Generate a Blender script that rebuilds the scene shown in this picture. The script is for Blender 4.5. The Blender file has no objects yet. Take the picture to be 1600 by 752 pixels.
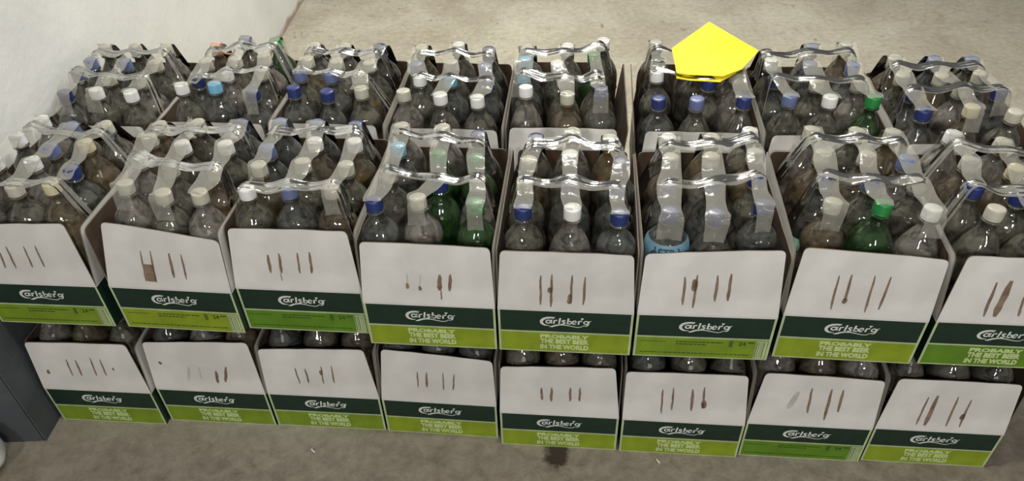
import bpy, bmesh, math, random
from mathutils import Vector, Matrix, Euler

# ------------------------------------------------------------------ camera, light, exposure
S = bpy.context.scene
COL = S.collection
CAM_H = 1.44067
fwd = Vector((0, 0.748489, -0.663147)); rt = Vector((0.999184, -0.026781, -0.030228)); upv = Vector((0.040385, 0.662606, 0.747879))
cd = bpy.data.cameras.new('camera'); cam = bpy.data.objects.new('camera', cd); COL.objects.link(cam)
cd.sensor_width = 36; cd.lens = 1193.6 / 1600 * 36
cd.shift_x = 7.815 / 1600; cd.shift_y = 78.9 / 1600
cd.clip_start = 0.05; cd.clip_end = 60
m = Matrix((rt, upv, -fwd)).transposed().to_4x4(); m.translation = (0, 0, CAM_H); cam.matrix_world = m
S.camera = cam

W = bpy.data.worlds.new('world'); S.world = W; W.use_nodes = True
bg = W.node_tree.nodes['Background']; bg.inputs[0].default_value = (1.0, 0.985, 0.93, 1); bg.inputs[1].default_value = 0.175

def area(name, loc, target, sx, sy, power, col=(1, 1, 1)):
    l = bpy.data.lights.new(name, 'AREA'); l.shape = 'RECTANGLE'; l.size = sx; l.size_y = sy; l.energy = power; l.color = col
    o = bpy.data.objects.new(name, l); COL.objects.link(o); o.location = loc
    o.rotation_euler = (Vector(target) - Vector(loc)).to_track_quat('-Z', 'Y').to_euler()
    return o
area('fluorescent_light', (0.45, 3.2, 2.75), (0.1, 2.5, 0), 1.2, 0.06, 85, (1.0, 0.98, 0.91))
area('tube_light', (0.1, 0.95, 2.7), (0.1, 0.96, 0), 0.9, 0.09, 22, (1.0, 0.985, 0.93))
area('room_lamp', (-0.75, -2.3, 2.45), (-0.1, 1.2, 0.5), 0.24, 0.30, 39, (1.0, 0.98, 0.94))
area('room_lamp', (1.05, -2.3, 2.45), (0.3, 1.2, 0.5), 0.24, 0.30, 39, (1.0, 0.98, 0.94))
area('front_fill', (0.3, -2.8, 1.05), (0, 1.2, 0.35), 1.5, 1.1, 12, (1.0, 0.985, 0.96))  # added soft fill from behind the camera, brightens the carton fronts

vs = S.view_settings
vs.view_transform = 'Standard'; vs.look = 'None'; vs.exposure = 0.0; vs.gamma = 1.0; vs.use_curve_mapping = False
S.cycles.transparent_max_bounces = 48
S.cycles.max_bounces = 8

# ------------------------------------------------------------------ helpers
R = random.Random(7)
def link_mesh(name, me, mats, parent=None, loc=None, rot=None):
    for mt in mats:
        me.materials.append(mt)
    o = bpy.data.objects.new(name, me); COL.objects.link(o)
    if parent: o.parent = parent
    if loc: o.location = loc
    if rot: o.rotation_euler = rot
    return o
def from_bm(name, bm, mats, parent=None, smooth=False, loc=None, rot=None):
    me = bpy.data.meshes.new(name); bm.normal_update(); bm.to_mesh(me); bm.free()
    if smooth:
        for p in me.polygons: p.use_smooth = True
    return link_mesh(name, me, mats, parent, loc, rot)
def tag(o, label=None, cat=None, group=None, kind=None):
    if label: o['label'] = label
    if cat: o['category'] = cat
    if group: o['group'] = group
    if kind: o['kind'] = kind
    return o
def empty(name, loc=(0, 0, 0), rz=0.0):
    o = bpy.data.objects.new(name, None); COL.objects.link(o); o.location = loc; o.rotation_euler = (0, 0, rz)
    o.empty_display_size = 0.05
    return o
def add_box(bm, lo, hi, mi=0):
    r = bmesh.ops.create_cube(bm, size=1)
    for v in r['verts']:
        v.co = Vector([lo[i] + (hi[i] - lo[i]) * (v.co[i] + .5) for i in range(3)])
    fs = {f for v in r['verts'] for f in v.link_faces}
    for f in fs: f.material_index = mi
    return fs
def lathe(bm, prof, seg=20, mi=0, rad=None, cap_top=False, cap_bot=False):
    rings = []
    for j, (r, z) in enumerate(prof):
        ring = []
        for k in range(seg):
            a = 2 * math.pi * k / seg
            rr = rad(r, z, a, k) if rad else r
            ring.append(bm.verts.new((rr * math.cos(a), rr * math.sin(a), z)))
        rings.append(ring)
    for a_, b_ in zip(rings, rings[1:]):
        for k in range(seg):
            f = bm.faces.new((a_[k], a_[(k + 1) % seg], b_[(k + 1) % seg], b_[k])); f.material_index = mi; f.smooth = True
    if cap_top: f = bm.faces.new(rings[-1]); f.material_index = mi
    if cap_bot: f = bm.faces.new(rings[0][::-1]); f.material_index = mi

# ------------------------------------------------------------------ materials
def nt(name):
    m = bpy.data.materials.new(name); m.use_nodes = True
    n = m.node_tree; n.nodes.clear(); out = n.nodes.new('ShaderNodeOutputMaterial')
    return m, n, out
def mat_noise(name, c1, c2, scale=20, rough=.8, detail=6, bump=0.0, spec=.3, bscale=None, ramp=(.35, .65), metallic=0):
    m, n, out = nt(name)
    p = n.nodes.new('ShaderNodeBsdfPrincipled'); tc = n.nodes.new('ShaderNodeTexCoord')
    nz = n.nodes.new('ShaderNodeTexNoise'); nz.inputs['Scale'].default_value = scale; nz.inputs['Detail'].default_value = detail
    cr = n.nodes.new('ShaderNodeValToRGB'); cr.color_ramp.elements[0].position = ramp[0]; cr.color_ramp.elements[1].position = ramp[1]
    cr.color_ramp.elements[0].color = (*c1, 1); cr.color_ramp.elements[1].color = (*c2, 1)
    n.links.new(tc.outputs['Object'], nz.inputs['Vector']); n.links.new(nz.outputs['Fac'], cr.inputs[0]); n.links.new(cr.outputs[0], p.inputs['Base Color'])
    p.inputs['Roughness'].default_value = rough; p.inputs['Specular IOR Level'].default_value = spec
    if bump:
        b = n.nodes.new('ShaderNodeBump'); b.inputs['Strength'].default_value = bump; b.inputs['Distance'].default_value = .01
        n2 = n.nodes.new('ShaderNodeTexNoise'); n2.inputs['Scale'].default_value = bscale or scale * 3; n2.inputs['Detail'].default_value = 4
        n.links.new(tc.outputs['Object'], n2.inputs['Vector']); n.links.new(n2.outputs['Fac'], b.inputs['Height']); n.links.new(b.outputs[0], p.inputs['Normal'])
    n.links.new(p.outputs[0], out.inputs[0])
    return m
def s2l(r, g, b):
    return tuple((c / 255 / 12.92 if c <= 10 else ((c / 255 + .055) / 1.055) ** 2.4) for c in (r, g, b))
def flat(name, c, rough=.6, spec=.3, var=.12, scale=25):
    return mat_noise(name, tuple(x * (1 - var) for x in c), tuple(min(1, x * (1 + var)) for x in c), scale=scale, rough=rough, spec=spec)
BOARD = mat_noise('white_board', (.56, .55, .52), (.68, .665, .64), scale=9, rough=.75, bump=.08, bscale=30)
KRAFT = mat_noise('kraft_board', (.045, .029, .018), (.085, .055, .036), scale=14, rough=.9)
EDGE = flat('board_edge', (.15, .125, .095), .9)
PALE = flat('pale_green_ink', (.40, .48, .27), .6)
DARK = flat('dark_green_ink', (.010, .028, .018), .45, .35)
LIME = flat('lime_ink', (.225, .30, .018), .55)
LEAF = flat('leaf_green_ink', (.10, .21, .015), .55)
MOSS = flat('mid_lime_ink', (.17, .26, .018), .55)
LOGO = flat('logo_white_ink', (.62, .65, .60), .6)
SLOG = flat('slogan_ink', (.50, .60, .28), .6)
SMALL = flat('small_print_ink', (.035, .075, .012), .6)
TORN = mat_noise('torn_kraft', (.15, .10, .07), (.24, .17, .12), scale=60, rough=.95)
SMEAR = mat_noise('faint_smear', (.40, .37, .34), (.5, .48, .45), scale=40, rough=.9)

def film(name, tint, milk, milk_fac, rough=.045, gloss=1.0, ior=1.62, crinkle=0.0, cscale=60, mottle=0.0):
    """clear thin plastic: tinted see-through, a little milky, with a sharp sheen"""
    m, n, out = nt(name)
    tr = n.nodes.new('ShaderNodeBsdfTransparent'); tr.inputs[0].default_value = (*tint, 1)
    df = n.nodes.new('ShaderNodeBsdfDiffuse'); df.inputs[0].default_value = (*milk, 1)
    gl = n.nodes.new('ShaderNodeBsdfGlossy'); gl.inputs['Roughness'].default_value = rough; gl.inputs[0].default_value = (gloss, gloss, gloss, 1)
    m1 = n.nodes.new('ShaderNodeMixShader'); m1.inputs[0].default_value = milk_fac
    m2 = n.nodes.new('ShaderNodeMixShader'); fr = n.nodes.new('ShaderNodeFresnel'); fr.inputs[0].default_value = ior
    n.links.new(tr.outputs[0], m1.inputs[1]); n.links.new(df.outputs[0], m1.inputs[2])
    n.links.new(fr.outputs[0], m2.inputs[0]); n.links.new(m1.outputs[0], m2.inputs[1]); n.links.new(gl.outputs[0], m2.inputs[2])
    n.links.new(m2.outputs[0], out.inputs[0])
    if mottle:
        t2 = n.nodes.new('ShaderNodeTexCoord'); z2 = n.nodes.new('ShaderNodeTexNoise'); z2.inputs['Scale'].default_value = 38; z2.inputs['Detail'].default_value = 4; z2.inputs['Distortion'].default_value = .8
        mr = n.nodes.new('ShaderNodeMapRange'); mr.inputs[1].default_value = .35; mr.inputs[2].default_value = .68; mr.inputs[3].default_value = milk_fac * (1 - mottle); mr.inputs[4].default_value = milk_fac * (1 + mottle)
        n.links.new(t2.outputs['Object'], z2.inputs['Vector']); n.links.new(z2.outputs['Fac'], mr.inputs[0]); n.links.new(mr.outputs[0], m1.inputs[0])
    if crinkle:
        tc = n.nodes.new('ShaderNodeTexCoord'); nz = n.nodes.new('ShaderNodeTexNoise'); nz.inputs['Scale'].default_value = cscale; nz.inputs['Detail'].default_value = 2
        b = n.nodes.new('ShaderNodeBump'); b.inputs['Strength'].default_value = crinkle; b.inputs['Distance'].default_value = .004
        n.links.new(tc.outputs['Object'], nz.inputs['Vector']); n.links.new(nz.outputs['Fac'], b.inputs['Height']); n.links.new(b.outputs[0], gl.inputs['Normal']); n.links.new(b.outputs[0], fr.inputs['Normal'])
    return m
PET = {
 'clear': film('clear_plastic', (.90, .90, .87), (.58, .55, .43), .13, crinkle=.3, mottle=.7),
 'cool': film('bluish_plastic', (.87, .88, .87), (.50, .51, .46), .12, crinkle=.3, mottle=.7),
 'warm': film('brownish_plastic', (.90, .85, .76), (.55, .47, .34), .13, crinkle=.3, mottle=.7),
 'green': film('green_plastic', (.52, .80, .50), (.13, .28, .10), .13, crinkle=.3, mottle=.7),
 'cloudy': film('cloudy_plastic', (.86, .83, .80), (.58, .53, .47), .22, crinkle=.3, mottle=.7),
 'dark': film('dark_plastic', (.40, .36, .34), (.06, .05, .05), .3, crinkle=.3, mottle=.7),
}
LIQ = {
 'clear': film('murky_liquid', (.33, .31, .25), (.07, .065, .045), .06, ior=1.08),
 'cool': film('dark_cool_liquid', (.28, .30, .31), (.04, .05, .055), .06, ior=1.08),
 'warm': film('brown_liquid', (.62, .44, .17), (.27, .18, .045), .26, ior=1.08),
 'green': film('green_liquid', (.18, .48, .17), (.03, .12, .025), .2, ior=1.08),
 'cloudy': film('cloudy_liquid', (.5, .43, .37), (.28, .23, .19), .2, ior=1.08),
 'dark': film('black_liquid', (.2, .15, .13), (.02, .015, .012), .6, ior=1.08),
}
TAPE = film('clear_packing_tape', (.93, .93, .91), (.72, .70, .62), .23, rough=.15, gloss=.5, ior=1.28, crinkle=.5, cscale=40)
CAPC = {'W': ('white', (.72, .72, .70)), 'C': ('cream', (.46, .44, .36)), 'S': ('lavender blue', (.12, .15, .29)), 'B': ('blue', (.016, .030, .135)),
        'N': ('navy', (.018, .028, .10)), 'L': ('sky blue', (.16, .42, .60)), 'G': ('green', (.015, .20, .045)), 'K': ('black', (.018, .018, .024)),
        'O': ('salmon pink', (.70, .30, .19)), 'Y': ('yellowish', (.55, .49, .33))}
CAPM = {k: flat('cap_' + v[0].replace(' ', '_'), v[1], .38, .5, .06) for k, v in CAPC.items()}

# ------------------------------------------------------------------ the room
def floor_material():
    m, n, out = nt('concrete')
    N = n.nodes.new; Lk = n.links.new
    tc = N('ShaderNodeTexCoord'); p = N('ShaderNodeBsdfPrincipled'); p.inputs['Roughness'].default_value = .78; p.inputs['Specular IOR Level'].default_value = .25
    def noise(sc, det, rough=.6, dist=0):
        a = N('ShaderNodeTexNoise'); a.inputs['Scale'].default_value = sc; a.inputs['Detail'].default_value = det; a.inputs['Roughness'].default_value = rough
        a.inputs['Distortion'].default_value = dist; Lk(tc.outputs['Object'], a.inputs['Vector']); return a
    def ramp(src, p0, c0, p1, c1):
        r = N('ShaderNodeValToRGB'); e = r.color_ramp.elements; e[0].position = p0; e[1].position = p1; e[0].color = (*c0, 1); e[1].color = (*c1, 1)
        Lk(src, r.inputs[0]); return r
    def mix(f, a, b, typ='MIX'):
        x = N('ShaderNodeMix'); x.data_type = 'RGBA'; x.blend_type = typ
        if isinstance(f, float): x.inputs[0].default_value = f
        else: Lk(f, x.inputs[0])
        Lk(a, x.inputs[6])
        if isinstance(b, tuple): x.inputs[7].default_value = (*b, 1)
        else: Lk(b, x.inputs[7])
        return x.outputs[2]
    big = ramp(noise(2.3, 8, .65, .6).outputs['Fac'], .34, (.36, .325, .255), .68, (.50, .47, .385))
    fine = ramp(noise(38, 8, .7).outputs['Fac'], .32, (.76, .745, .73), .62, (1, 1, 1))
    c = mix(1.0, big.outputs[0], fine.outputs[0], 'MULTIPLY')
    spot = ramp(noise(14, 6, .75, 1.2).outputs['Fac'], .60, (0, 0, 0), .72, (1, 1, 1))
    c = mix(spot.outputs[0], c, (.20, .135, .095))
    red = ramp(noise(5, 5, .6, 2).outputs['Fac'], .58, (0, 0, 0), .74, (.55, .55, .55))
    c = mix(red.outputs[0], c, (.27, .19, .14))
    # brown grime in front of the cartons, with the shade there painted in
    sep = N('ShaderNodeSeparateXYZ'); Lk(tc.outputs['Object'], sep.inputs[0])
    def math_(op, a, b=None, c=None):
        x = N('ShaderNodeMath'); x.operation = op
        for i, v in enumerate((a, b, c)):
            if v is None: continue
            if isinstance(v, (int, float)): x.inputs[i].default_value = v
            else: Lk(v, x.inputs[i])
        return x.outputs[0]
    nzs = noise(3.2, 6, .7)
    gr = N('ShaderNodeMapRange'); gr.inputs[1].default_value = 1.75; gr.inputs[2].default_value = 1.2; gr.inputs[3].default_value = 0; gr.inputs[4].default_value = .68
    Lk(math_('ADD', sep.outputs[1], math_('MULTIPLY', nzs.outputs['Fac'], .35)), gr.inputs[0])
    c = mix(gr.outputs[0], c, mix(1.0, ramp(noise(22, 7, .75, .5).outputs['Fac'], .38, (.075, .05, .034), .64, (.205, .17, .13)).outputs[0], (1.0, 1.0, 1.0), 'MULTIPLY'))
    # brown soaked patch with a ragged outline
    dx = math_('MULTIPLY', math_('SUBTRACT', sep.outputs[0], .098), 1.0); dy = math_('MULTIPLY', math_('SUBTRACT', sep.outputs[1], 1.052), .8)
    d = math_('SQRT', math_('ADD', math_('MULTIPLY', dx, dx), math_('MULTIPLY', dy, dy)))
    nzp = noise(30, 5, .7)
    d = math_('ADD', d, math_('MULTIPLY', math_('SUBTRACT', nzp.outputs['Fac'], .5), .055))
    st = N('ShaderNodeMapRange'); st.inputs[1].default_value = .022; st.inputs[2].default_value = .036; st.inputs[3].default_value = .93; st.inputs[4].default_value = 0
    Lk(d, st.inputs[0]); c = mix(st.outputs[0], c, (.028, .018, .013))
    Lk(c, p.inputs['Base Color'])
    b = N('ShaderNodeBump'); b.inputs['Strength'].default_value = .35; b.inputs['Distance'].default_value = .004
    Lk(noise(60, 8, .7).outputs['Fac'], b.inputs['Height']); Lk(b.outputs[0], p.inputs['Normal']); Lk(p.outputs[0], out.inputs[0])
    return m
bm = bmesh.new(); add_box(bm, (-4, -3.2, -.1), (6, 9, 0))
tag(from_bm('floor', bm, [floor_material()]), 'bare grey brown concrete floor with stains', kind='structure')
PLASTER = mat_noise('white_plaster', (.66, .665, .64), (.75, .75, .72), scale=3.5, rough=.9, bump=.15, bscale=40)
GREYP = mat_noise('grey_blue_paint', (.060, .068, .076), (.085, .093, .10), scale=7, rough=.7, bump=.1, bscale=50)
def prism(bm, pts, z0, z1, mi=0):
    lo = [bm.verts.new((x, y, z0)) for x, y in pts]; hi = [bm.verts.new((x, y, z1)) for x, y in pts]
    fs = [bm.faces.new(lo[::-1]), bm.faces.new(hi)]
    n = len(pts)
    for i in range(n): fs.append(bm.faces.new((lo[i], lo[(i + 1) % n], hi[(i + 1) % n], hi[i])))
    for f in fs: f.material_index = mi
wx = lambda y: -1.112 + .0505 * (y - 1.2)
# brown grime creeping up the foot of the plaster
_n = PLASTER.node_tree; _p = [q for q in _n.nodes if q.type == 'BSDF_PRINCIPLED'][0]; _src = _p.inputs['Base Color'].links[0].from_socket
_tc = _n.nodes.new('ShaderNodeTexCoord'); _s = _n.nodes.new('ShaderNodeSeparateXYZ'); _z = _n.nodes.new('ShaderNodeTexNoise'); _z.inputs['Scale'].default_value = 7
_m = _n.nodes.new('ShaderNodeMath'); _m.operation = 'MULTIPLY_ADD'; _m.inputs[1].default_value = -.09
_r = _n.nodes.new('ShaderNodeMapRange'); _r.inputs[1].default_value = -.03; _r.inputs[2].default_value = -.005; _r.inputs[3].default_value = .8; _r.inputs[4].default_value = 0
_x = _n.nodes.new('ShaderNodeMix'); _x.data_type = 'RGBA'; _x.inputs[7].default_value = (.28, .17, .11, 1)
_n.links.new(_tc.outputs['Object'], _s.inputs[0]); _n.links.new(_tc.outputs['Object'], _z.inputs['Vector']); _n.links.new(_z.outputs['Fac'], _m.inputs[0]); _n.links.new(_s.outputs[2], _m.inputs[2])
_n.links.new(_m.outputs[0], _r.inputs[0]); _n.links.new(_r.outputs[0], _x.inputs[0]); _n.links.new(_src, _x.inputs[6]); _n.links.new(_x.outputs[2], _p.inputs['Base Color'])
bm = bmesh.new(); prism(bm, [(wx(1.20), 1.20), (wx(8.9), 8.9), (-1.6, 8.9), (-1.6, 1.20)], 0, 2.9)
tag(from_bm('wall_left', bm, [PLASTER]), 'white plastered wall beside the carton stack', kind='structure')
bm = bmesh.new(); prism(bm, [(wx(1.155), 1.155), (wx(1.20), 1.1995), (-1.6, 1.1995), (-1.6, 1.155)], 0, 2.9)
prism(bm, [(wx(1.20) + .002, 1.155), (wx(2.0) + .002, 2.0), (wx(2.0) - .004, 2.0), (wx(1.2) - .004, 1.155)], 0, .36)
tag(from_bm('trim_1', bm, [GREYP]), 'dark grey painted end face of the wall', kind='structure')

# ------------------------------------------------------------------ lettering
def stroke(bm, pts, mi, tf, closed=False):
    P = [Vector((p[0], p[1])) for p in pts]; n = len(P); L = []; Rr = []
    for i in range(n):
        a = P[(i - 1) % n] if (closed or i > 0) else P[i]; b = P[(i + 1) % n] if (closed or i < n - 1) else P[i]
        t = (b - a); t = t.normalized() if t.length > 1e-9 else Vector((1, 0)); q = Vector((-t.y, t.x)) * pts[i][2] * .5
        L.append(bm.verts.new(tf(*(P[i] + q)))); Rr.append(bm.verts.new(tf(*(P[i] - q))))
    for i in range(n if closed else n - 1):
        j = (i + 1) % n
        f = bm.faces.new((L[i], L[j], Rr[j], Rr[i])); f.material_index = mi
def smooth_pts(pts, k=4):
    out = []
    n = len(pts)
    for i in range(n - 1):
        p0 = pts[max(i - 1, 0)]; p1 = pts[i]; p2 = pts[i + 1]; p3 = pts[min(i + 2, n - 1)]
        for s in range(k):
            t = s / k
            out.append(tuple(.5 * ((2 * p1[c]) + (-p0[c] + p2[c]) * t + (2 * p0[c] - 5 * p1[c] + 4 * p2[c] - p3[c]) * t * t + (-p0[c] + 3 * p1[c] - 3 * p2[c] + p3[c]) * t ** 3) for c in range(3)))
    out.append(pts[-1]); return out
def ring_pts(cx, cy, rx, ry, w, n=14, a0=0, a1=360):
    return [(cx + rx * math.cos(math.radians(a0 + (a1 - a0) * i / n)), cy + ry * math.sin(math.radians(a0 + (a1 - a0) * i / n)), w) for i in range(n + (0 if a1 - a0 == 360 else 1))]
def brewery_logo(bm, mi, cx, cz, y, width=.1):
    s = width / 780
    def tf(u, v):
        u2 = u + (110 - v) * .10
        return (cx + (u2 - 390) * s, y, cz + (110 - v) * s)
    op = [smooth_pts([(218, 12, 20), (150, 16, 34), (90, 28, 40), (45, 60, 48), (30, 102, 48), (45, 142, 40), (85, 172, 28), (130, 182, 14), (168, 178, 6)]),
          [(226, 0, 4), (210, 18, 26), (188, 38, 10)],
          smooth_pts([(160, 206, 4), (205, 200, 28), (260, 174, 30), (340, 158, 22), (420, 164, 17), (500, 182, 14), (580, 197, 12), (640, 192, 12), (668, 168, 12), (700, 163, 12), (740, 166, 14)]),
          [(178, 60, 26), (182, 126, 24), (200, 134, 10)], [(226, 62, 24), (223, 138, 26)], smooth_pts([(226, 90, 10), (242, 70, 20), (268, 66, 26)]),
          [(308, 18, 28), (302, 140, 26)],
          smooth_pts([(396, 72, 16), (366, 62, 20), (348, 80, 22), (368, 98, 24), (390, 114, 22), (372, 137, 20), (338, 134, 16)]),
          [(434, 18, 28), (430, 138, 24)],
          smooth_pts([(504, 104, 12), (558, 96, 12), (551, 74, 16), (528, 64, 18), (506, 82, 22), (503, 110, 24), (522, 136, 20), (560, 128, 12)]),
          [(600, 62, 24), (596, 138, 26)], smooth_pts([(600, 90, 10), (616, 70, 20), (644, 66, 26)]),
          smooth_pts([(750, 60, 24), (748, 110, 24), (736, 152, 26), (705, 172, 18)]), [(740, 68, 12), (784, 60, 10)]]
    for o in op: stroke(bm, o, mi, tf)
    stroke(bm, ring_pts(137, 100, 36, 31, 22), mi, tf, True)
    stroke(bm, ring_pts(460, 106, 28, 29, 19), mi, tf, True)
    stroke(bm, ring_pts(706, 96, 32, 30, 20), mi, tf, True)
    hp = [(640, 46), (620, 22), (620, 8), (632, 3), (640, 12), (650, 3), (662, 8), (661, 22)]
    f = bm.faces.new([bm.verts.new(tf(*q)) for q in hp]); f.material_index = mi
def text_mesh(s, size, offset=0.0):
    c = bpy.data.curves.new('lettering', 'FONT'); c.body = s; c.size = size; c.align_x = 'CENTER'; c.resolution_u = 2; c.offset = offset
    o = bpy.data.objects.new('lettering', c); COL.objects.link(o)
    bpy.context.view_layer.update()
    me = bpy.data.meshes.new_from_object(o.evaluated_get(bpy.context.evaluated_depsgraph_get()))
    bpy.data.objects.remove(o); bpy.data.curves.remove(c)
    return me
def add_text(bm, s, cx, cz, y, width, height, mi, offset=0.0):
    me = text_mesh(s, .02, offset * .02)
    xs = [v.co.x for v in me.vertices]; ys = [v.co.y for v in me.vertices]
    x0, x1, y0, y1 = min(xs), max(xs), min(ys), max(ys)
    vs_ = [bm.verts.new((cx + ((v.co.x - x0) / (x1 - x0) - .5) * width, y, cz + ((v.co.y - y0) / (y1 - y0) - .5) * height)) for v in me.vertices]
    for p in me.polygons:
        try: f = bm.faces.new([vs_[i] for i in p.vertices]); f.material_index = mi
        except ValueError: pass
    bpy.data.meshes.remove(me)
def rect(bm, x0, x1, z0, z1, y, mi):
    f = bm.faces.new([bm.verts.new(q) for q in ((x0, y, z0), (x1, y, z0), (x1, y, z1), (x0, y, z1))]); f.material_index = mi

# ------------------------------------------------------------------ cartons
CW, CD, HB, T = .2625, .385, .1164, .004
HT = .31840
CM = [BOARD, KRAFT, PALE, DARK, LIME, LOGO, SLOG, SMALL, EDGE, TORN, SMEAR]
def carton_body_mesh(spec, ink):
    bm = bmesh.new(); w = CW / 2
    # bottom and four walls, kraft inside
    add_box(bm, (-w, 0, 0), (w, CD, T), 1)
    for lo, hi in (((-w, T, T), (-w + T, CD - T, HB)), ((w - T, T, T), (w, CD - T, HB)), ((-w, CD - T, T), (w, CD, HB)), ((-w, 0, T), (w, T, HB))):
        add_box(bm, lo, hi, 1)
    # printed faces: bands of ink on front, sides and back
    rows = [(0, .0028, 2), (.0028, .0535, 4), (.0535, .0575, 2), (.0575, .1115, 3), (.1115, HB, 0)]
    e = .0004
    for z0, z1, mi in rows:
        if mi in (4, 3):
            k = .0045
            rect(bm, -w, -w + k, z0, z1, -e, 2); rect(bm, w - k, w, z0, z1, -e, 2)
            rect(bm, -w + k, w - k, z0, z1, -e, mi)
        else: rect(bm, -w, w, z0, z1, -e, mi)
        for sx in (-1, 1):
            x = sx * (w + e)
            f = bm.faces.new([bm.verts.new(q) for q in ((x, 0, z0), (x, CD, z0), (x, CD, z1), (x, 0, z1))]); f.material_index = 3 if z0 < .11 else 0
        f = bm.faces.new([bm.verts.new(q) for q in ((-w, CD + e, z0), (w, CD + e, z0), (w, CD + e, z1), (-w, CD + e, z1))]); f.material_index = mi
    y = -e - .0004
    brewery_logo(bm, 5, 0.0, .0835, y)
    if spec:
        for j, (x0, x1, z, h) in enumerate(((-.05, .042, .044, .0028), (-.05, .01, .0375, .0028), (-.118, .095, .0125, .0022), (-.118, -.07, .043, .0015))):
            x = x0
            while x < x1:
                l = R.uniform(.003, .009); rect(bm, x, min(x + l, x1), z - h / 2, z + h / 2, y, 7); x += l + R.uniform(.001, .0025)
        stroke(bm, ring_pts(.056, .046, .0026, .0035, .0022, 10), 7, lambda a, b: (a, y, b), True)
        stroke(bm, ring_pts(.056, .0375, .0026, .0035, .0022, 10), 7, lambda a, b: (a, y, b), True)
        add_text(bm, '24', .0775, .043, y, .0145, .0105, 7, .02)
        rect(bm, .088, .100, .0445, .0475, y, 7)
        rect(bm, .1035, .125, .004, .052, y, 2)
        x = .105
        for k in range(9):
            wv = R.choice((.0006, .0009, .0014)); rect(bm, x, x + wv, .007, .049, y - .0003, 6 if k % 2 else 7); x += wv + R.uniform(.0006, .0012)
    else:
        add_text(bm, 'PROBABLY', 0, .0445, y, .097, .0105, 6, .05)
        add_text(bm, 'THE BEST BEER', 0, .0310, y, .097, .0135, 6, .06)
        add_text(bm, 'IN THE WORLD', 0, .0150, y, .097, .0135, 6, .06)
    me = bpy.data.meshes.new('carton'); bm.normal_update(); bm.to_mesh(me); bm.free()
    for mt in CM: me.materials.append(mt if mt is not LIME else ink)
    return me
BODY = {}
def slab(bm, outline, frame, th, mi_out, mi_in):
    """closed board: outline in (u, v), frame(u, v, d) -> 3D, d = 0 outside, th inside"""
    a = [bm.verts.new(frame(u, v, 0)) for u, v in outline]; b = [bm.verts.new(frame(u, v, th)) for u, v in outline]
    f = bm.faces.new(a); f.material_index = mi_out
    f = bm.faces.new(b[::-1]); f.material_index = mi_in
    n = len(a)
    for i in range(n):
        f = bm.faces.new((a[i], b[i], b[(i + 1) % n], a[(i + 1) % n])); f.material_index = 8
def rounded(pts, r, wob, rng):
    """quad outline (first two points are the crease) with rounded, slightly wavy free edge"""
    BLp, BRp, TRp, TLp = [Vector(p) for p in pts]
    def corner(prev, c, nxt):
        a = c + (prev - c).normalized() * r; b = c + (nxt - c).normalized() * r
        return [a.lerp(c, t).lerp(c.lerp(b, t), t) for t in (0, .25, .5, .75, 1)]
    o = [BLp, BRp] + corner(BRp, TRp, TLp)
    A = o[-1]; Bc = corner(TRp, TLp, BLp)
    for i in range(1, 8):
        t = i / 8; q = A.lerp(Bc[0], t); q.y += rng.uniform(-wob, wob) + .0012 * math.sin(t * 3.1); o.append(q)
    o += Bc
    return [(q.x, q.y) for q in o]
def make_carton(key, x, y, a, z, tilt, TL, TR, marks, spec, ink, leanL, leanR, label, group):
    rng = random.Random(key)
    vk = (spec, ink.name)
    if vk not in BODY: BODY[vk] = carton_body_mesh(spec, ink)
    root = empty('beer_carton', (x, y, z), a); tag(root, label, 'carton', group)
    o = bpy.data.objects.new('tray', BODY[vk]); COL.objects.link(o); o.parent = root
    w = CW / 2
    # front flap leaning back on the bottles, with the torn glue marks
    bm = bmesh.new(); ct, st = math.cos(tilt), math.sin(tilt)
    fr = lambda u, v, d: (u, v * st + d * ct - .0004, HB + v * ct - d * st)
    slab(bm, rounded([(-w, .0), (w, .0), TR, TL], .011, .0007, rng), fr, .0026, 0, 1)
    for u1, v1, u2, v2, wd, ci in marks:
        n = 5; pts = []
        for i in range(n + 1):
            t = i / n; prof = (.45, .85, 1, .95, 1.05, .5)[i] if wd < .015 else 1
            pts.append((u1 + (u2 - u1) * t + rng.uniform(-.0006, .0006), v1 + (v2 - v1) * t, wd * prof * rng.uniform(.88, 1.1)))
        stroke(bm, pts, 9 if ci == 0 else 10, lambda u, v: fr(u, max(v, .004), -.0005))
    from_bm('front_flap', bm, CM, root)
    # back flap
    bm = bmesh.new()
    frb = lambda u, v, d: (-u, CD + v * .05 - d, HB + v * .998)
    slab(bm, rounded([(-w, 0), (w, 0), (w - .012, .118), (-w + .012, .118)], .011, .0007, rng), frb, .0026, 0, 1)
    from_bm('back_flap', bm, CM, root)
    for s, lean in ((-1, leanL), (1, leanR)):
        bm = bmesh.new(); cl, sl = math.cos(lean), math.sin(lean)
        def frs(u, v, d, s=s, cl=cl, sl=sl): return (s * (w + v * sl - d * cl), u if s > 0 else CD - u, HB + v * cl + d * sl * 0)
        cut0, cut1 = rng.uniform(.014, .03), rng.uniform(.01, .02)
        if s < 0: cut0, cut1 = cut1, cut0
        slab(bm, rounded([(.002, 0), (CD - .002, 0), (CD - cut1, .131), (cut0, .131)], .012, .0012, rng), frs, .0026, 0, 1)
        from_bm('side_flap', bm, CM, root)
    return root

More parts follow.
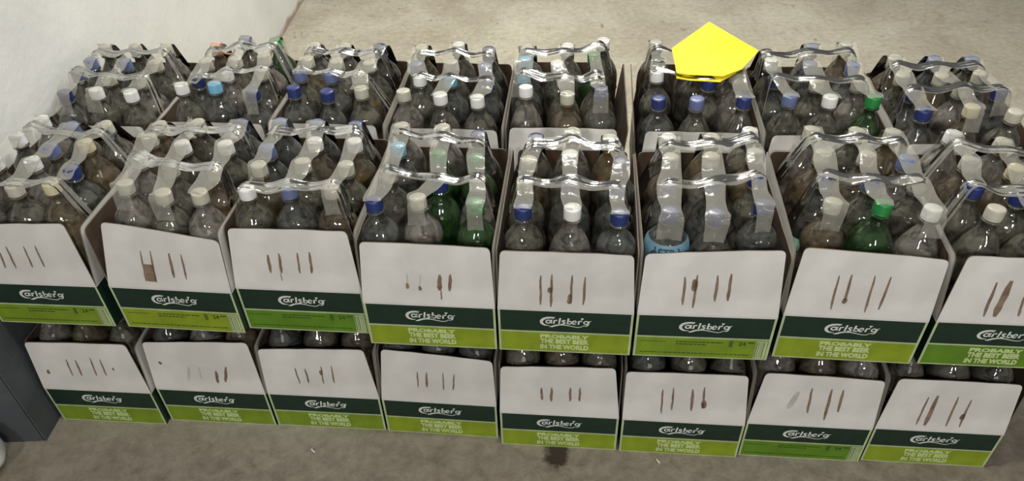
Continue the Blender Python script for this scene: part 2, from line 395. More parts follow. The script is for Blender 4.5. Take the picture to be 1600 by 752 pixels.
CARTONS = [
    ('U1', -0.9737, 1.2187, -0.1124, 0.1, (-0.118, 0.136), (0.1157, 0.1462), [(-0.0451, 0.0746, -0.0484, 0.0372, 0.0045, 0), (-0.0259, 0.0895, -0.0255, 0.0373, 0.0042, 0), (0.0122, 0.0916, 0.0118, 0.0404, 0.0039, 0), (0.0372, 0.0937, 0.0373, 0.0426, 0.0039, 0)]),
    ('U2', -0.6859, 1.1841, -0.1343, 0.135, (-0.0991, 0.1498), (0.132, 0.1181), [(-0.0357, 0.0884, -0.0446, 0.0156, 0.0032, 0), (-0.0159, 0.0894, -0.023, 0.0148, 0.0039, 0), (-0.0288, 0.0571, -0.0335, 0.0163, 0.02, 0), (0.0226, 0.0855, 0.0187, 0.0282, 0.0058, 0), (0.0471, 0.0848, 0.0439, 0.0256, 0.0039, 0)]),
    ('U3', -0.4204, 1.1658, -0.1212, 0.135, (-0.1174, 0.1361), (0.1183, 0.138), [(-0.0475, 0.0797, -0.0494, 0.0383, 0.0062, 0), (-0.0243, 0.0839, -0.0267, 0.0378, 0.0058, 0), (-0.0297, 0.0377, -0.0289, 0.0198, 0.0019, 0), (0.0133, 0.0869, 0.0108, 0.0395, 0.0047, 0), (0.0383, 0.0893, 0.0356, 0.0406, 0.0054, 0)]),
    ('U4', -0.1549, 1.1055, -0.123, 0.12, (-0.1205, 0.1375), (0.1251, 0.1339), [(-0.0373, 0.0485, -0.0377, 0.0361, 0.0067, 0), (-0.0129, 0.0428, -0.013, 0.0328, 0.0059, 0), (0.0273, 0.0709, 0.0255, 0.0347, 0.0089, 0), (0.0274, 0.0348, 0.0278, 0.0126, 0.003, 0), (0.0481, 0.0728, 0.0446, 0.0343, 0.0067, 0), (-0.0353, 0.0698, -0.0369, 0.0485, 0.003, 1), (-0.0106, 0.0701, -0.0129, 0.0428, 0.0026, 1)]),
    ('U5', 0.1106, 1.0729, -0.1193, 0.041, (-0.1222, 0.1366), (0.1208, 0.1354), [(-0.0472, 0.0832, -0.0479, 0.0115, 0.0045, 0), (-0.0262, 0.0865, -0.0283, 0.0076, 0.0048, 0), (-0.0295, 0.055, -0.0309, 0.0425, 0.0097, 0), (0.0108, 0.0859, 0.0097, 0.017, 0.0048, 0), (0.0083, 0.0411, 0.0075, 0.0169, 0.0093, 0), (0.0354, 0.0834, 0.0339, 0.0158, 0.0048, 0)]),
    ('U6', 0.3773, 1.0431, -0.1073, 0.135, (-0.1259, 0.1315), (0.1203, 0.1459), [(-0.0503, 0.0848, -0.0486, 0.0225, 0.0052, 0), (-0.0289, 0.0898, -0.029, 0.0166, 0.0052, 0), (-0.0314, 0.0803, -0.0305, 0.0543, 0.0111, 0), (0.0083, 0.0902, 0.0095, 0.0328, 0.0056, 0), (0.0323, 0.0944, 0.0329, 0.0346, 0.0056, 0)]),
    ('U7', 0.6512, 1.0215, -0.1341, 0.115, (-0.1214, 0.1472), (0.1275, 0.1334), [(-0.0503, 0.0911, -0.0493, 0.0155, 0.0042, 0), (-0.0291, 0.0947, -0.0288, 0.0305, 0.005, 0), (-0.0286, 0.0431, -0.0281, 0.0306, 0.0084, 0), (0.0116, 0.0946, 0.0129, 0.0128, 0.0042, 0), (0.0393, 0.0937, 0.0359, 0.0204, 0.0046, 0)]),
    ('U8', 0.9262, 0.989, -0.1201, 0.126, (-0.1181, 0.1412), (0.118, 0.136), [(-0.0546, 0.0885, -0.0534, 0.0138, 0.0055, 0), (-0.0307, 0.0929, -0.0349, 0.0137, 0.0118, 0), (0.0011, 0.06, 0.0057, 0.0169, 0.005, 0)]),
    ('L1', -0.9645, 1.2056, -0.1114, 0.092, (-0.1226, 0.1387), (0.116, 0.1435), [(-0.0408, 0.0929, -0.0421, 0.0431, 0.0038, 0), (-0.0182, 0.0921, -0.02, 0.0443, 0.0047, 0), (0.0194, 0.1008, 0.0169, 0.0465, 0.0038, 0), (0.0419, 0.0974, 0.0404, 0.0478, 0.0038, 0), (-0.098, 0.0578, -0.0987, 0.0453, 0.0076, 0), (0.0636, 0.073, 0.064, 0.0649, 0.0042, 0)]),
    ('L2', -0.6953, 1.189, -0.115, 0.126, (-0.1261, 0.1356), (0.1184, 0.1467), [(-0.1014, 0.0816, -0.0959, 0.0744, 0.0073, 0), (0.0283, 0.0608, 0.025, 0.0252, 0.0073, 0), (0.0549, 0.0746, 0.0442, 0.0293, 0.0067, 0), (-0.0336, 0.0695, -0.0439, 0.0307, 0.0061, 1), (-0.0106, 0.0709, -0.0121, 0.0355, 0.0036, 1)]),
    ('L3', -0.4298, 1.1606, -0.1129, 0.079, (-0.1251, 0.1334), (0.113, 0.1445), [(-0.0506, 0.0825, -0.0473, 0.0345, 0.0036, 0), (-0.0273, 0.0819, -0.0259, 0.0378, 0.0043, 0), (0.0108, 0.0908, 0.0082, 0.0379, 0.0036, 0), (0.0071, 0.0781, 0.0077, 0.0645, 0.0079, 0), (0.0346, 0.0941, 0.0332, 0.0415, 0.0036, 0)]),
    ('L4', -0.1642, 1.127, -0.1297, 0.119, (-0.1165, 0.1449), (0.1254, 0.1279), [(-0.0421, 0.0868, -0.0423, 0.0418, 0.0036, 0), (-0.0214, 0.0865, -0.0234, 0.0433, 0.0049, 0), (0.0157, 0.0883, 0.0138, 0.0376, 0.003, 0), (0.041, 0.0856, 0.0354, 0.0383, 0.0036, 0)]),
    ('L5', 0.1035, 1.0773, -0.1182, 0.104, (-0.1263, 0.1322), (0.1153, 0.1419), [(-0.0391, 0.0775, -0.0375, 0.0417, 0.0055, 0), (-0.0171, 0.0789, -0.018, 0.0393, 0.0061, 0), (0.0225, 0.0816, 0.0236, 0.0422, 0.0055, 0), (0.0436, 0.083, 0.0436, 0.0436, 0.0049, 0)]),
    ('L6', 0.3711, 1.044, -0.1182, 0.118, (-0.1313, 0.1343), (0.1175, 0.1377), [(-0.0518, 0.0895, -0.0494, 0.0211, 0.0043, 0), (-0.0306, 0.0963, -0.028, 0.0321, 0.0043, 0), (0.0094, 0.0944, 0.0132, 0.0331, 0.0061, 0), (0.0328, 0.1023, 0.0358, 0.0413, 0.0049, 0), (0.0369, 0.0645, 0.0377, 0.0423, 0.0109, 0)]),
    ('L7', 0.6378, 1.0197, -0.1188, 0.107, (-0.1155, 0.1427), (0.1228, 0.1354), [(-0.0163, 0.1068, -0.0126, 0.0373, 0.0055, 0), (0.0234, 0.1068, 0.0261, 0.0193, 0.0061, 0), (0.0464, 0.1065, 0.049, 0.0437, 0.0055, 0), (-0.0407, 0.0961, -0.054, 0.0465, 0.0121, 1)]),
    ('L8', 0.9045, 0.9922, -0.1197, 0.11, (-0.1174, 0.1394), (0.1206, 0.1379), [(-0.0488, 0.0934, -0.0511, 0.0147, 0.004, 0), (-0.0318, 0.0991, -0.0342, 0.0136, 0.0087, 0), (0.0089, 0.0988, 0.0085, 0.0145, 0.0043, 0), (0.0357, 0.0916, 0.0358, 0.0142, 0.004, 0), (0.033, 0.052, 0.0332, 0.0355, 0.0093, 0)]),
    ('R1', -0.9570, 1.6120, -0.1100, 0.1, (-.12,.136), (.12,.136), []),
    ('R2', -0.6760, 1.6030, -0.1200, 0.1, (-.12,.136), (.12,.136), []),
    ('R3', -0.4080, 1.5750, -0.1300, 0.1, (-.12,.136), (.12,.136), []),
    ('R4', -0.1300, 1.5300, -0.1200, 0.1, (-.12,.136), (.12,.136), []),
    ('R5', 0.1390, 1.5120, -0.1100, 0.1, (-.12,.136), (.12,.136), []),
    ('R6', 0.4400, 1.4700, -0.1300, 0.1, (-.12,.136), (.12,.136), []),
    ('R7', 0.7120, 1.4320, -0.1150, 0.1, (-.12,.136), (.12,.136), []),
    ('R8', 0.9850, 1.3720, -0.1400, 0.1, (-.12,.136), (.12,.136), []),
]
CAPS = {
    'U1': [(-0.073, 0.069, 'W'), (0.007, 0.067, 'C'), (0.078, 0.077, 'Y'), (-0.09, 0.155, 'W'), (-0.008, 0.158, 'W'), (0.091, 0.131, 'B'), (-0.098, 0.253, 'W'), (-0.0, 0.214, 'S'), (0.068, 0.232, 'Y'), (-0.083, 0.326, 'W'), (-0.001, 0.3, 'S'), (0.074, 0.308, 'C')],
    'U2': [(-0.064, 0.086, 'C'), (0.027, 0.058, 'C'), (0.115, 0.062, 'C'), (-0.082, 0.179, 'W'), (-0.0, 0.148, 'C'), (0.094, 0.144, 'C'), (-0.103, 0.26, 'C'), (-0.014, 0.236, 'W'), (0.08, 0.239, 'W'), (-0.108, 0.311, 'C'), (-0.018, 0.325, 'C'), (0.077, 0.33, 'B')],
    'U3': [(-0.08, 0.065, 'W'), (0.001, 0.073, 'S'), (0.084, 0.078, 'C'), (-0.084, 0.147, 'C'), (0.001, 0.165, 'C'), (0.092, 0.157, 'C'), (-0.09, 0.215, 'S'), (0.003, 0.245, 'W'), (0.087, 0.246, 'W'), (-0.106, 0.321, 'S'), (-0.015, 0.319, 'S'), (0.072, 0.317, 'B')],
    'U4': [(-0.096, 0.067, 'B'), (-0.015, 0.08, 'C'), (0.096, 0.071, 'G'), (-0.088, 0.166, 'C'), (0.018, 0.139, 'B'), (0.089, 0.147, 'W'), (-0.09, 0.262, 'L'), (-0.0, 0.234, 'G'), (0.076, 0.223, 'G'), (-0.105, 0.343, 'C'), (-0.009, 0.339, 'C'), (0.07, 0.315, 'B')],
    'U5': [(-0.083, 0.058, 'B'), (0.007, 0.06, 'W'), (0.092, 0.047, 'B'), (-0.086, 0.141, 'C'), (0.0, 0.143, 'S'), (0.088, 0.132, 'S'), (-0.083, 0.219, 'C'), (-0.003, 0.246, 'W'), (0.098, 0.222, 'B'), (-0.075, 0.308, 'B'), (-0.0, 0.334, 'C'), (0.076, 0.309, 'C')],
    'U6': [(-0.085, 0.06, 'B'), (-0.005, 0.057, 'B'), (0.083, 0.094, 'B'), (-0.082, 0.144, 'S'), (0.002, 0.151, 'B'), (0.087, 0.189, 'B'), (-0.07, 0.241, 'C'), (0.009, 0.246, 'C'), (0.096, 0.268, 'C'), (-0.069, 0.317, 'W'), (0.018, 0.32, 'C'), (0.107, 0.361, 'W')],
    'U7': [(-0.069, 0.101, 'C'), (0.018, 0.102, 'G'), (0.105, 0.08, 'W'), (-0.064, 0.175, 'B'), (0.015, 0.167, 'S'), (0.112, 0.168, 'C'), (-0.051, 0.258, 'C'), (0.029, 0.258, 'C'), (0.116, 0.244, 'S'), (-0.059, 0.352, 'C'), (0.036, 0.365, 'C'), (0.124, 0.347, 'C')],
    'U8': [(-0.069, 0.083, 'C'), (0.013, 0.074, 'W'), (0.089, 0.068, 'W'), (-0.08, 0.153, 'B'), (-0.009, 0.132, 'B'), (0.082, 0.136, 'C'), (-0.058, 0.244, 'C'), (0.017, 0.218, 'Y'), (0.095, 0.217, 'B'), (-0.047, 0.346, 'W'), (0.032, 0.317, 'C'), (0.107, 0.303, 'C')],
    'R1': [(-0.07, 0.06, 'N'), (0.0, 0.075, 'W'), (0.09, 0.065, 'W'), (-0.107, 0.173, 'S'), (-0.005, 0.145, 'C'), (0.085, 0.141, 'C'), (-0.095, 0.231, 'S'), (-0.001, 0.226, 'S'), (0.08, 0.225, 'C'), (-0.102, 0.314, 'C'), (-0.017, 0.316, 'C'), (0.065, 0.318, 'C')],
    'R2': [(-0.085, 0.083, 'W'), (-0.007, 0.122, 'L'), (0.107, 0.057, 'B'), (-0.061, 0.117, 'N'), (-0.001, 0.153, 'W'), (0.085, 0.166, 'C'), (-0.077, 0.203, 'C'), (-0.005, 0.224, 'C'), (0.063, 0.244, 'C'), (-0.086, 0.289, 'O'), (-0.027, 0.366, 'S'), (0.058, 0.34, 'G')],
    'R3': [(-0.079, 0.071, 'B'), (0.006, 0.055, 'B'), (0.081, 0.073, 'C'), (-0.091, 0.154, 'S'), (-0.014, 0.149, 'S'), (0.059, 0.145, 'C'), (-0.093, 0.224, 'C'), (-0.016, 0.216, 'C'), (0.067, 0.211, 'C'), (-0.109, 0.291, 'C'), (-0.019, 0.301, 'C'), (0.072, 0.303, 'N')],
    'R4': [(-0.107, 0.075, 'C'), (-0.011, 0.06, 'W'), (0.075, 0.05, 'W'), (-0.074, 0.15, 'W'), (-0.001, 0.149, 'L'), (0.09, 0.133, 'B'), (-0.095, 0.218, 'S'), (-0.01, 0.228, 'C'), (0.074, 0.202, 'S'), (-0.102, 0.31, 'C'), (-0.007, 0.327, 'W'), (0.072, 0.303, 'N')],
    'R5': [(-0.088, 0.092, 'W'), (0.008, 0.058, 'C'), (0.083, 0.085, 'B'), (-0.099, 0.16, 'L'), (0.0, 0.137, 'C'), (0.074, 0.146, 'C'), (-0.105, 0.236, 'L'), (-0.021, 0.217, 'W'), (0.067, 0.269, 'G'), (-0.107, 0.302, 'C'), (0.002, 0.312, 'W'), (0.091, 0.352, 'W')],
    'R6': [(-0.096, 0.05, 'B'), (-0.013, 0.035, 'S'), (0.09, 0.062, 'B'), (-0.094, 0.185, 'W'), (0.023, 0.146, 'B'), (0.087, 0.194, 'C'), (-0.088, 0.243, 'K'), (0.005, 0.235, 'C'), (0.095, 0.248, 'C'), (-0.09, 0.345, 'C'), (0.005, 0.318, 'C'), (0.097, 0.32, 'C')],
    'R7': [(-0.084, 0.077, 'S'), (0.001, 0.074, 'W'), (0.093, 0.077, 'G'), (-0.103, 0.169, 'N'), (-0.011, 0.153, 'C'), (0.082, 0.156, 'C'), (-0.095, 0.256, 'W'), (-0.009, 0.238, 'S'), (0.087, 0.234, 'S'), (-0.104, 0.298, 'K'), (0.015, 0.337, 'S'), (0.112, 0.354, 'C')],
    'R8': [(-0.098, 0.036, 'B'), (0.004, 0.068, 'Y'), (0.084, 0.051, 'C'), (-0.099, 0.139, 'B'), (0.013, 0.161, 'C'), (0.089, 0.152, 'B'), (-0.1, 0.214, 'C'), (-0.014, 0.217, 'C'), (0.073, 0.229, 'C'), (-0.093, 0.29, 'C'), (-0.004, 0.283, 'S'), (0.08, 0.302, 'S')],
}

ORD = ['nearest the wall', 'second from the wall', 'third from the wall', 'fourth from the wall', 'fifth from the wall', 'sixth from the wall', 'seventh from the wall', 'farthest from the wall']
STY = {'U1': (1, MOSS), 'U2': (1, LIME), 'U3': (1, LEAF), 'U4': (0, LIME), 'U5': (0, LIME), 'U6': (1, MOSS), 'U7': (0, LIME), 'U8': (0, LEAF),
       'L1': (0, MOSS), 'L2': (0, MOSS), 'L3': (0, MOSS), 'L4': (0, LIME), 'L5': (0, LIME), 'L6': (0, LIME), 'L7': (1, LEAF), 'L8': (0, LIME)}
ROWN = {'U': 'upper front row', 'L': 'lower front row', 'R': 'upper back row', 'Q': 'lower back row'}
POSE = {}
cart = [c for c in CARTONS]
for c in CARTONS:
    if c[0][0] == 'R': cart.append(('Q' + c[0][1],) + c[1:])
for key, x, y, a, tilt, TL, TR, marks in cart:
    lay, i = key[0], int(key[1])
    z = HT if lay in 'UR' else 0.0
    POSE[key] = (x, y, a, z)
    spec, ink = STY.get(key, (i % 2, LIME if i % 3 else MOSS))
    same = {c[0]: c for c in cart}
    def gap(k2, sgn):
        if k2 not in same: return .12
        d = abs(same[k2][1] - x) - CW
        return max(0.0, min(.30, (d * .5 - .003) / .13))
    lL = 0.0 if i == 1 else gap(lay + str(i - 1), -1); lR = gap(lay + str(i + 1), 1)
    make_carton(key, x, y, a, z, tilt, TL, TR, marks, spec, ink, lL, lR,
                'open white and green beer carton in the %s, %s' % (ROWN[lay], ORD[i - 1]), 'cartons in the ' + ROWN[lay])

# ------------------------------------------------------------------ bottles
NECK = [(.0132, .277), (.0130, .283), (.0172, .2845), (.0172, .2870), (.0128, .2885), (.0128, .300)]
def cone_prof():
    return [(.018, .006), (.030, .0), (.039, .003), (.0415, .012), (.0415, .060), (.0400, .064), (.0415, .068), (.0415, .120), (.0400, .124), (.0415, .128), (.0415, .198), (.0402, .212), (.0365, .226), (.0310, .240), (.0240, .254), (.0175, .265), (.0140, .271)] + NECK
def dome_prof():
    return [(.018, .006), (.030, .0), (.039, .003), (.0415, .012), (.0415, .055), (.0385, .075), (.0370, .100), (.0385, .130), (.0412, .150), (.0418, .205), (.0412, .219), (.0390, .232), (.0345, .244), (.0275, .255), (.0200, .264), (.0150, .271)] + NECK
def bulge_prof():
    return [(.018, .006), (.030, .0), (.039, .003), (.0415, .012), (.0415, .160), (.0395, .174), (.0355, .188), (.0335, .198), (.0345, .207), (.0372, .216), (.0382, .226), (.0370, .237), (.0325, .248), (.0245, .259), (.0170, .268), (.0140, .272)] + NECK
def barrel_prof():
    return [(.018, .006), (.030, .0), (.039, .003), (.0415, .012), (.0415, .234), (.0400, .244), (.0350, .254), (.0265, .263), (.0180, .270), (.0145, .273)] + NECK
PROF = {'barrel': barrel_prof(), 'cone': cone_prof(), 'dome': dome_prof(), 'bulge': bulge_prof()}
SHN = {'cone': 'straight-shouldered', 'dome': 'round-shouldered', 'bulge': 'waisted'}
SHELL = {}; LIQM = {}; CAPME = {}
def shell_mesh(shape, tint):
    k = (shape, tint)
    if k not in SHELL:
        bm = bmesh.new()
        def rad(r, z, a, kk):
            if shape == 'cone' and .13 < z < .175: return r + .0007 * math.cos(a * 12)
            if z < .004: return r * (1 + .10 * math.cos(a * 5))
            if shape == 'bulge' and .21 < z < .245: return r + .0011 * math.cos(a * 12)
            if shape == 'dome' and .14 < z < .235: return r + .0005 * math.cos(a * 9)
            return r
        lathe(bm, PROF[shape], 28, 0, rad, cap_bot=True)
        me = bpy.data.meshes.new('bottle'); bm.to_mesh(me); bm.free(); me.materials.append(PET[tint]); SHELL[k] = me
    return SHELL[k]
def liquid_mesh(shape, tint, lev):
    k = (shape, tint, lev)
    if k not in LIQM:
        pr = [(r - .0012, z + .0015) for r, z in PROF[shape] if z < lev and r > .02]
        bm = bmesh.new(); r1 = None
        for (ra, za), (rb, zb) in zip(PROF[shape], PROF[shape][1:]):
            if za <= lev < zb: r1 = ra + (rb - ra) * (lev - za) / (zb - za) - .0012
        pr.append((r1 or .03, lev)); lathe(bm, pr, 20, 0, cap_top=True, cap_bot=True)
        me = bpy.data.meshes.new('liquid'); bm.to_mesh(me); bm.free(); me.materials.append(LIQ[tint]); LIQM[k] = me
    return LIQM[k]
def cap_mesh(c):
    if c not in CAPME:
        bm = bmesh.new()
        pr = [(.0150, .2890), (.0158, .2895), (.0158, .2925), (.0150, .2932), (.0160, .2940), (.0162, .2945), (.0162, .3085), (.0154, .3108), (.0140, .3118), (.006, .3121)]
        lathe(bm, pr, 36, 0, lambda r, z, a, k: r - (.0006 if (k % 2 and .294 < z < .309) else 0), cap_top=True, cap_bot=True)
        me = bpy.data.meshes.new('cap'); bm.to_mesh(me); bm.free(); me.materials.append(CAPM[c]); CAPME[c] = me
    return CAPME[c]
PITCHX, Y0, PITCHY = .0845, .0620, .0900
ROWL = ['front', 'second', 'third', 'rear']; SIDEL = ['wall end', 'middle', 'far end']
CAPPOS = {}
def tints(cc, rng, key):
    if key in ('U3',) and cc in 'CYW': return rng.choice(['warm', 'warm', 'clear'])
    if key in ('U7',) and cc in 'CYS': return rng.choice(['warm', 'clear', 'cloudy'])
    return {'B': rng.choice(['cool', 'cool', 'clear']), 'N': 'cool', 'S': rng.choice(['cool', 'clear']), 'L': 'cool', 'G': 'green', 'K': 'dark', 'O': 'warm', 'Y': 'warm',
            'W': rng.choice(['clear', 'clear', 'cloudy']), 'C': rng.choice(['clear', 'cloudy', 'warm'])}[cc]
TN = {'clear': 'clear', 'cool': 'bluish', 'warm': 'brownish', 'green': 'green', 'cloudy': 'cloudy', 'dark': 'dark'}
def place_bottle(key, r, c, px, py, cc):
    rng = random.Random('%s-%d-%d' % (key, r, c))
    x, y, a, z = POSE[key]; root_m = Matrix.Translation((x, y, z)) @ Matrix.Rotation(a, 4, 'Z')
    bx = (c - 1) * PITCHX; by = Y0 + PITCHY * r
    h = .310
    lx = max(-.030 if c else -.014, min(.030 if c < 2 else .014, px - bx)); ly = max(-.012 if r == 0 else -.030, min(.030 if r < 3 else .018, py - by))
    lim = .040 if True else 0
    lx = max(-lim, min(lim, lx))
    q = Vector((0, 0, 1)).rotation_difference(Vector((lx, ly, h)).normalized())
    shape = rng.choice(['cone', 'dome', 'bulge']); tint = tints(cc, rng, key)
    if (key, r, c) in (('U4', 0, 1), ('R3', 0, 2), ('R5', 0, 1)): shape = 'bulge'
    if (key, r, c) == ('U4', 0, 2): tint = 'green'
    if (key, r, c) == ('U4', 1, 1): tint = 'green'
    if (key, r, c) == ('U6', 0, 0): shape = 'barrel'
    M = root_m @ Matrix.Translation((bx, by, T + .0005)) @ q.to_matrix().to_4x4() @ Matrix.Rotation(rng.uniform(0, 6.28), 4, 'Z')
    o = bpy.data.objects.new('plastic_bottle', shell_mesh(shape, tint)); COL.objects.link(o); o.matrix_world = M
    tag(o, '%s bottle, %s cap, %s of %s line, %s carton %s' % (TN[tint], CAPC[cc][0].replace(' ', '-'), SIDEL[c], ROWL[r], ROWN[key[0]].replace(' row', ''), ORD[int(key[1]) - 1]), 'bottle', 'bottles in the ' + ROWN[key[0]] + ' of cartons')
    lev = rng.choice([.165, .185, .20, .21, .225])
    l = bpy.data.objects.new('liquid', liquid_mesh(shape, tint, lev)); COL.objects.link(l); l.parent = o
    k = bpy.data.objects.new('cap', cap_mesh(cc)); COL.objects.link(k); k.parent = o
    CAPPOS.setdefault(key, {})[(r, c)] = Vector((bx, by, T)) + q @ Vector((0, 0, .3125))
    return o
BOT = {}
for key, lst in CAPS.items():
    for n, (px, py, cc) in enumerate(lst):
        if key == 'U8' and n % 3 == 2: pass
        BOT[(key, n // 3, n % 3)] = place_bottle(key, n // 3, n % 3, px, py, cc)
for i in range(1, 9):
    for r in (0, 1, 3):
        for c in range(3):
            rng = random.Random('low%d%d%d' % (i, r, c))
            place_bottle('L%d' % i, r, c, (c - 1) * PITCHX + rng.uniform(-.004, .004), Y0 + PITCHY * r + rng.uniform(-.003, .003), rng.choice('WCBSCN'))
    for r in (0, 3):
        for c in (0, 2):
            place_bottle('Q%d' % i, r, c, (c - 1) * PITCHX, Y0 + PITCHY * r, 'WCBC'[r and 1 or c])

# printed wrap on the bottle at the front of the sixth carton
WRAP = flat('blue_wrap', (.13, .25, .32), .5); WRAPT = flat('blue_wrap_ink', (.02, .05, .10), .5)
def wrap(o, text, z0, z1, mats, r=.0424, shape=None, face=None):
    bm = bmesh.new(); seg = 40; rows = []
    def rz(z):
        if not shape: return r
        for (ra, za), (rb, zb) in zip(PROF[shape], PROF[shape][1:]):
            if za <= z < zb: return ra + (rb - ra) * (z - za) / (zb - za) + .0007
        return r
    for z in [z0 + (z1 - z0) * q / 16 for q in range(17)]:
        rows.append([bm.verts.new((rz(z) * math.cos(t), rz(z) * math.sin(t), z)) for t in [2 * math.pi * k / seg for k in range(seg)]])
    for a_, b_ in zip(rows, rows[1:]):
        for k in range(seg):
            f = bm.faces.new((a_[k], a_[(k + 1) % seg], b_[(k + 1) % seg], b_[k])); f.smooth = True
    if text:
        me = text_mesh(text, .02, .0006); xs = [v.co.x for v in me.vertices]; ys = [v.co.y for v in me.vertices]; y1 = max(ys); x0 = min(xs); x1 = max(xs)
        ang0 = face
        vv = []
        for v in me.vertices:
            t = ang0 + ((v.co.x - x0) / (x1 - x0) - .5) * 1.5
            zz = z1 - .005 - (y1 - v.co.y) * 1.0; q = rz(zz) + .0006; vv.append(bm.verts.new((q * math.cos(t), q * math.sin(t), zz)))
        for p in me.polygons:
            try: f = bm.faces.new([vv[i] for i in p.vertices]); f.material_index = 1
            except ValueError: pass
        bpy.data.meshes.remove(me)
    w_ = from_bm('printed_label', bm, mats, o); return w_
ob = BOT[('U6', 0, 0)]
inv = ob.matrix_world.to_3x3().inverted() @ Vector((-.2, -1, 0)); face = math.atan2(inv.y, inv.x)
wrap(ob, 'ASTRA', .100, .2550, [WRAP, WRAPT], .0425, 'barrel', face)
ob['label'] = 'bottle with blue printed label at the near corner of the sixth front carton'
ob = BOT[('R6', 1, 1)]
inv = ob.matrix_world.to_3x3().inverted() @ Vector((-.2, -1, 0))
wrap(ob, None, .09, .18, [flat('dark_wrap', (.02, .03, .035), .5)], .0424)
ob = BOT[('U7', 1, 0)]; wrap(ob, None, .16, .185, [flat('mint_wrap', (.35, .62, .50), .5)], .0424)

# salmon carry ring on one cap in the far carton beside the wall
ob = BOT[('R2', 3, 0)]
bm = bmesh.new(); pts = []
for i in range(15):
    t = math.radians(-30 + 240 * i / 14); pts.append(Vector((.030 + .020 * math.cos(t + 2.6), 0, .303 + .016 * math.sin(t + 2.6))))
for i, p in enumerate(pts):
    for dx, dz in ((0, .0022), (0, -.0022)): pass
ringv = []
for i, p in enumerate(pts):
    t = (pts[min(i + 1, 14)] - pts[max(i - 1, 0)]).normalized(); n_ = Vector((-t.z, 0, t.x)); ringv.append([bm.verts.new(p + n_ * .0022 * math.cos(q) + Vector((0, .0022 * math.sin(q), 0))) for q in [k * math.pi / 3 for k in range(6)]])
for a_, b_ in zip(ringv, ringv[1:]):
    for k in range(6): bm.faces.new((a_[k], a_[(k + 1) % 6], b_[(k + 1) % 6], b_[k]))
rr = from_bm('carry_ring', bm, [CAPM['O']], ob, True)
ia = ob.matrix_world.to_3x3().inverted() @ Vector((1, -.2, 0)); rr.rotation_euler = (0, 0, math.atan2(ia.y, ia.x))

# ------------------------------------------------------------------ packing tape over the caps
def tape_strip(name, path, width, side, parent, rng, twist=0.0):
    """path: 3D points (carton frame); side: unit vector across the strip"""
    pts = []
    n = len(path)
    for i in range(n - 1):
        for s in range(6): pts.append(path[i].lerp(path[i + 1], s / 6))
    pts.append(path[-1])
    for _ in range(2):
        pts = [pts[0]] + [(pts[i - 1] + pts[i] * 2 + pts[i + 1]) / 4 for i in range(1, len(pts) - 1)] + [pts[-1]]
    bm = bmesh.new(); rows = []; K = 6 if name[0] == 'l' else 10; ph = [rng.uniform(0, 6) for _ in range(K + 1)]; sh = [rng.uniform(-.0016, .0016) for _ in range(K + 1)]
    for i, p in enumerate(pts):
        tg = (pts[min(i + 1, len(pts) - 1)] - pts[max(i - 1, 0)]).normalized()
        sd = (side - tg * side.dot(tg)).normalized(); up_ = tg.cross(sd)
        if up_.z < 0 and abs(up_.z) > .2: up_ = -up_
        tw = twist * math.sin(i * .35 + ph[0])
        sd2 = sd * math.cos(tw) + up_ * math.sin(tw)
        en = max(0, 1 - min(i, len(pts) - 1 - i) / 9)
        w_ = width * (1 + .12 * math.sin(i * .25 + ph[1]) + (.4 * en if name[0] == 'c' else 0))
        row = []
        for k in range(K + 1):
            u = k / K - .5
            hgt = sh[k] * (.6 if K == 6 else 1.1) + .0006 * math.sin(i * .5 + ph[k]) - .0016 * abs(u) * 2
            row.append(bm.verts.new(p + sd2 * u * w_ + up_ * hgt))
        rows.append(row)
    for a_, b_ in zip(rows, rows[1:]):
        for k in range(K): f = bm.faces.new((a_[k], a_[k + 1], b_[k + 1], b_[k])); f.smooth = True
    return from_bm(name, bm, [TAPE], parent)
for key in CAPS:
    x, y, a, z = POSE[key]; rng = random.Random('tape' + key); cp = CAPPOS[key]
    root = empty('packing_tape', (x, y, z), a)
    tag(root, 'clear packing tape laced across bottle caps, %s carton %s' % (ROWN[key[0]].replace(' row', ''), ORD[int(key[1]) - 1]), 'tape', 'packing tape over the bottles')
    w = CW / 2; e = Vector((0, 0, .0042))
    for c in range(3):
        tops = [cp[(r, c)] for r in range(4)]; path = []
        f0 = rng.choice([0, 0, 0, 0, 1])
        if rng.random() < .4:
            path += [tops[f0] + Vector((rng.uniform(-.004, .004), -.030 if f0 else -.024, -.050)), tops[f0] + Vector((0, -.0215, -.005)), tops[f0] + Vector((0, -.015, .0042))]
        else: path += [tops[f0] + Vector((0, -.010, .0022))]
        for r in range(f0, 4):
            path.append(tops[r] + e)
            if r < 3:
                mid = (tops[r] + tops[r + 1]) / 2; path.append(mid + Vector((rng.uniform(-.003, .003), 0, -rng.uniform(.002, .009))))
        path += [tops[3] + Vector((0, .018, -.004)), Vector((tops[3].x, CD - .004, HB + .112))]
        tape_strip('lengthwise_strip', path, rng.uniform(.030, .042), Vector((1, 0, 0)), root, rng, .06)
    for r in (rng.choice([1, 1, 1, 0]) if key[0] == 'U' else 1, 3):
        t = [cp[(r, c)] for c in range(3)]
        if r == 3: t = [cp[(2, c)].lerp(cp[(3, c)], .62) + Vector((0, 0, -.002)) for c in range(3)]
        hz = rng.uniform(.06, .10)
        path = [Vector((-w + .004, t[0].y - rng.uniform(-.01, .03), HB + hz)), t[0] + Vector((-.018, 0, -.003)), t[0] + e * 1.6]
        for c in (0, 1):
            path += [(t[c] + t[c + 1]) / 2 + Vector((0, rng.uniform(-.004, .004), -rng.uniform(.001, .006))), t[c + 1] + e * 1.6]
        path += [t[2] + Vector((.018, 0, -.003)), Vector((w - .004, t[2].y - rng.uniform(-.01, .03), HB + hz))]
        tape_strip('crosswise_strip', path, rng.uniform(.026, .036), Vector((0, 1, 0)), root, rng, .10)

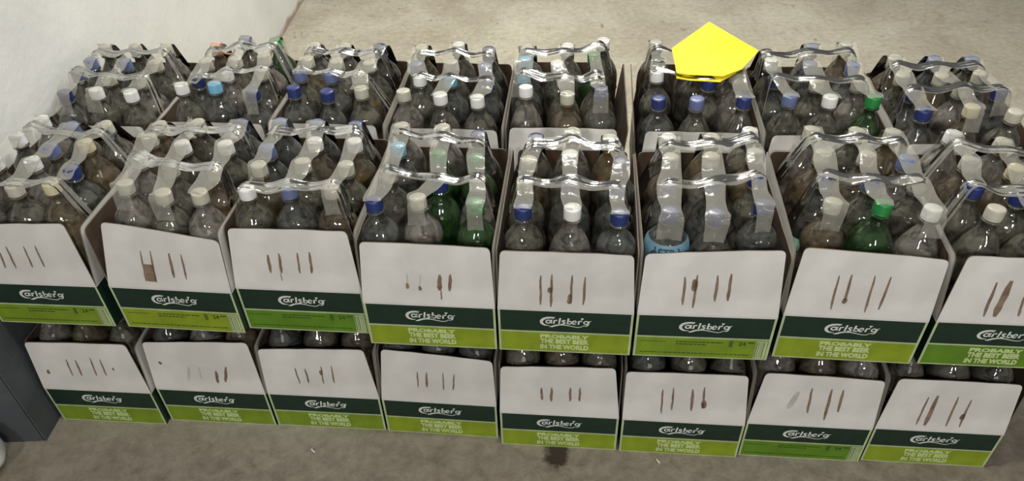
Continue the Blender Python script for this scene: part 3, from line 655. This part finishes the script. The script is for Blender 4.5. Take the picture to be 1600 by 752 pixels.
# ------------------------------------------------------------------ yellow card on the back carton
YEL = mat_noise('yellow_card', (.90, .74, .012), (.98, .84, .03), scale=6, rough=.65)
PAPER = [(0.525, 1.837), (0.617, 1.71), (0.557, 1.628), (0.508, 1.601), (0.432, 1.623), (0.41, 1.636), (0.416, 1.738)]
px0 = .505; py0 = 1.712
root = empty('yellow_card', (px0, py0, .648))
tag(root, 'bright yellow folded card lying on the bottle caps at the back', 'card')
def card(name, outline, z0, z1):
    bm = bmesh.new()
    def zz(x, y): return .009 * math.sin((x - .41) * 14) + .012 * (y - 1.712) / .1
    lo = [bm.verts.new((x - px0, y - py0, z0 + zz(x, y))) for x, y in outline]; hi = [bm.verts.new((x - px0, y - py0, z1 + zz(x, y))) for x, y in outline]
    cx = sum(p[0] for p in outline) / len(outline); cy = sum(p[1] for p in outline) / len(outline)
    cl = bm.verts.new((cx - px0, cy - py0, z0 + zz(cx, cy))); ch = bm.verts.new((cx - px0, cy - py0, z1 + zz(cx, cy)))
    n = len(outline)
    for i in range(n):
        j = (i + 1) % n
        bm.faces.new((lo[j], lo[i], cl)); bm.faces.new((hi[i], hi[j], ch)); bm.faces.new((lo[i], lo[j], hi[j], hi[i]))
    return from_bm(name, bm, [YEL], root)
card('upper_leaf', PAPER, .0, .0012)
card('lower_leaf', [(0.515, 1.80), (0.60, 1.705), (0.552, 1.632), (0.500, 1.592), (0.436, 1.612), (0.409, 1.628), (0.420, 1.72)], -.008, -.0068)

# ------------------------------------------------------------------ small things on the floor
bm = bmesh.new()
bmesh.ops.create_uvsphere(bm, u_segments=28, v_segments=18, radius=1)
for v in bm.verts:
    n = math.sin(v.co.x * 6 + 1) * math.cos(v.co.y * 5) * .06 + math.sin(v.co.z * 9 + v.co.x * 4) * .04
    v.co *= 1 + n
    v.co.x *= .085; v.co.y *= .07; v.co.z = max(v.co.z, -.82) * .075
for v in bm.verts: v.co.z += .0615
SACK = mat_noise('white_plastic_sack', (.55, .56, .54), (.66, .67, .65), scale=9, rough=.45, bump=.3, bscale=25)
tag(from_bm('plastic_sack', bm, [SACK], smooth=True, loc=(-1.238, 1.068, 0)), 'white lumpy plastic sack on the floor beside the grey wall end', 'sack')
def scrap(loc, sx, sy, lab):
    bm = bmesh.new(); rows = []
    for i in range(9):
        t = i / 8; cx = (t - .5) * sx; cy = math.sin(t * 3) * sy; cz = .0012 + .004 * math.sin(t * math.pi)
        rows.append([bm.verts.new((cx, cy + q * .0035, cz + abs(q) * .001)) for q in (-.5, .5)] + [bm.verts.new((cx, cy + q * .0035, cz + .0006 + abs(q) * .001)) for q in (.5, -.5)])
    for a_, b_ in zip(rows, rows[1:]):
        for k in range(4): bm.faces.new((a_[k], b_[k], b_[(k + 1) % 4], a_[(k + 1) % 4]))
    bm.faces.new(rows[0]); bm.faces.new(rows[-1][::-1])
    o = from_bm('paper_scrap', bm, [BOARD], loc=loc, rot=(0, 0, 1.9)); tag(o, lab, 'scrap', 'paper scraps on the floor')
scrap((-.462, 1.095, 0), .016, .005, 'curled white paper scrap on the floor before the third lower carton')
scrap((.325, 1.026, 0), .014, .003, 'torn white paper scrap on the floor before the sixth lower carton')
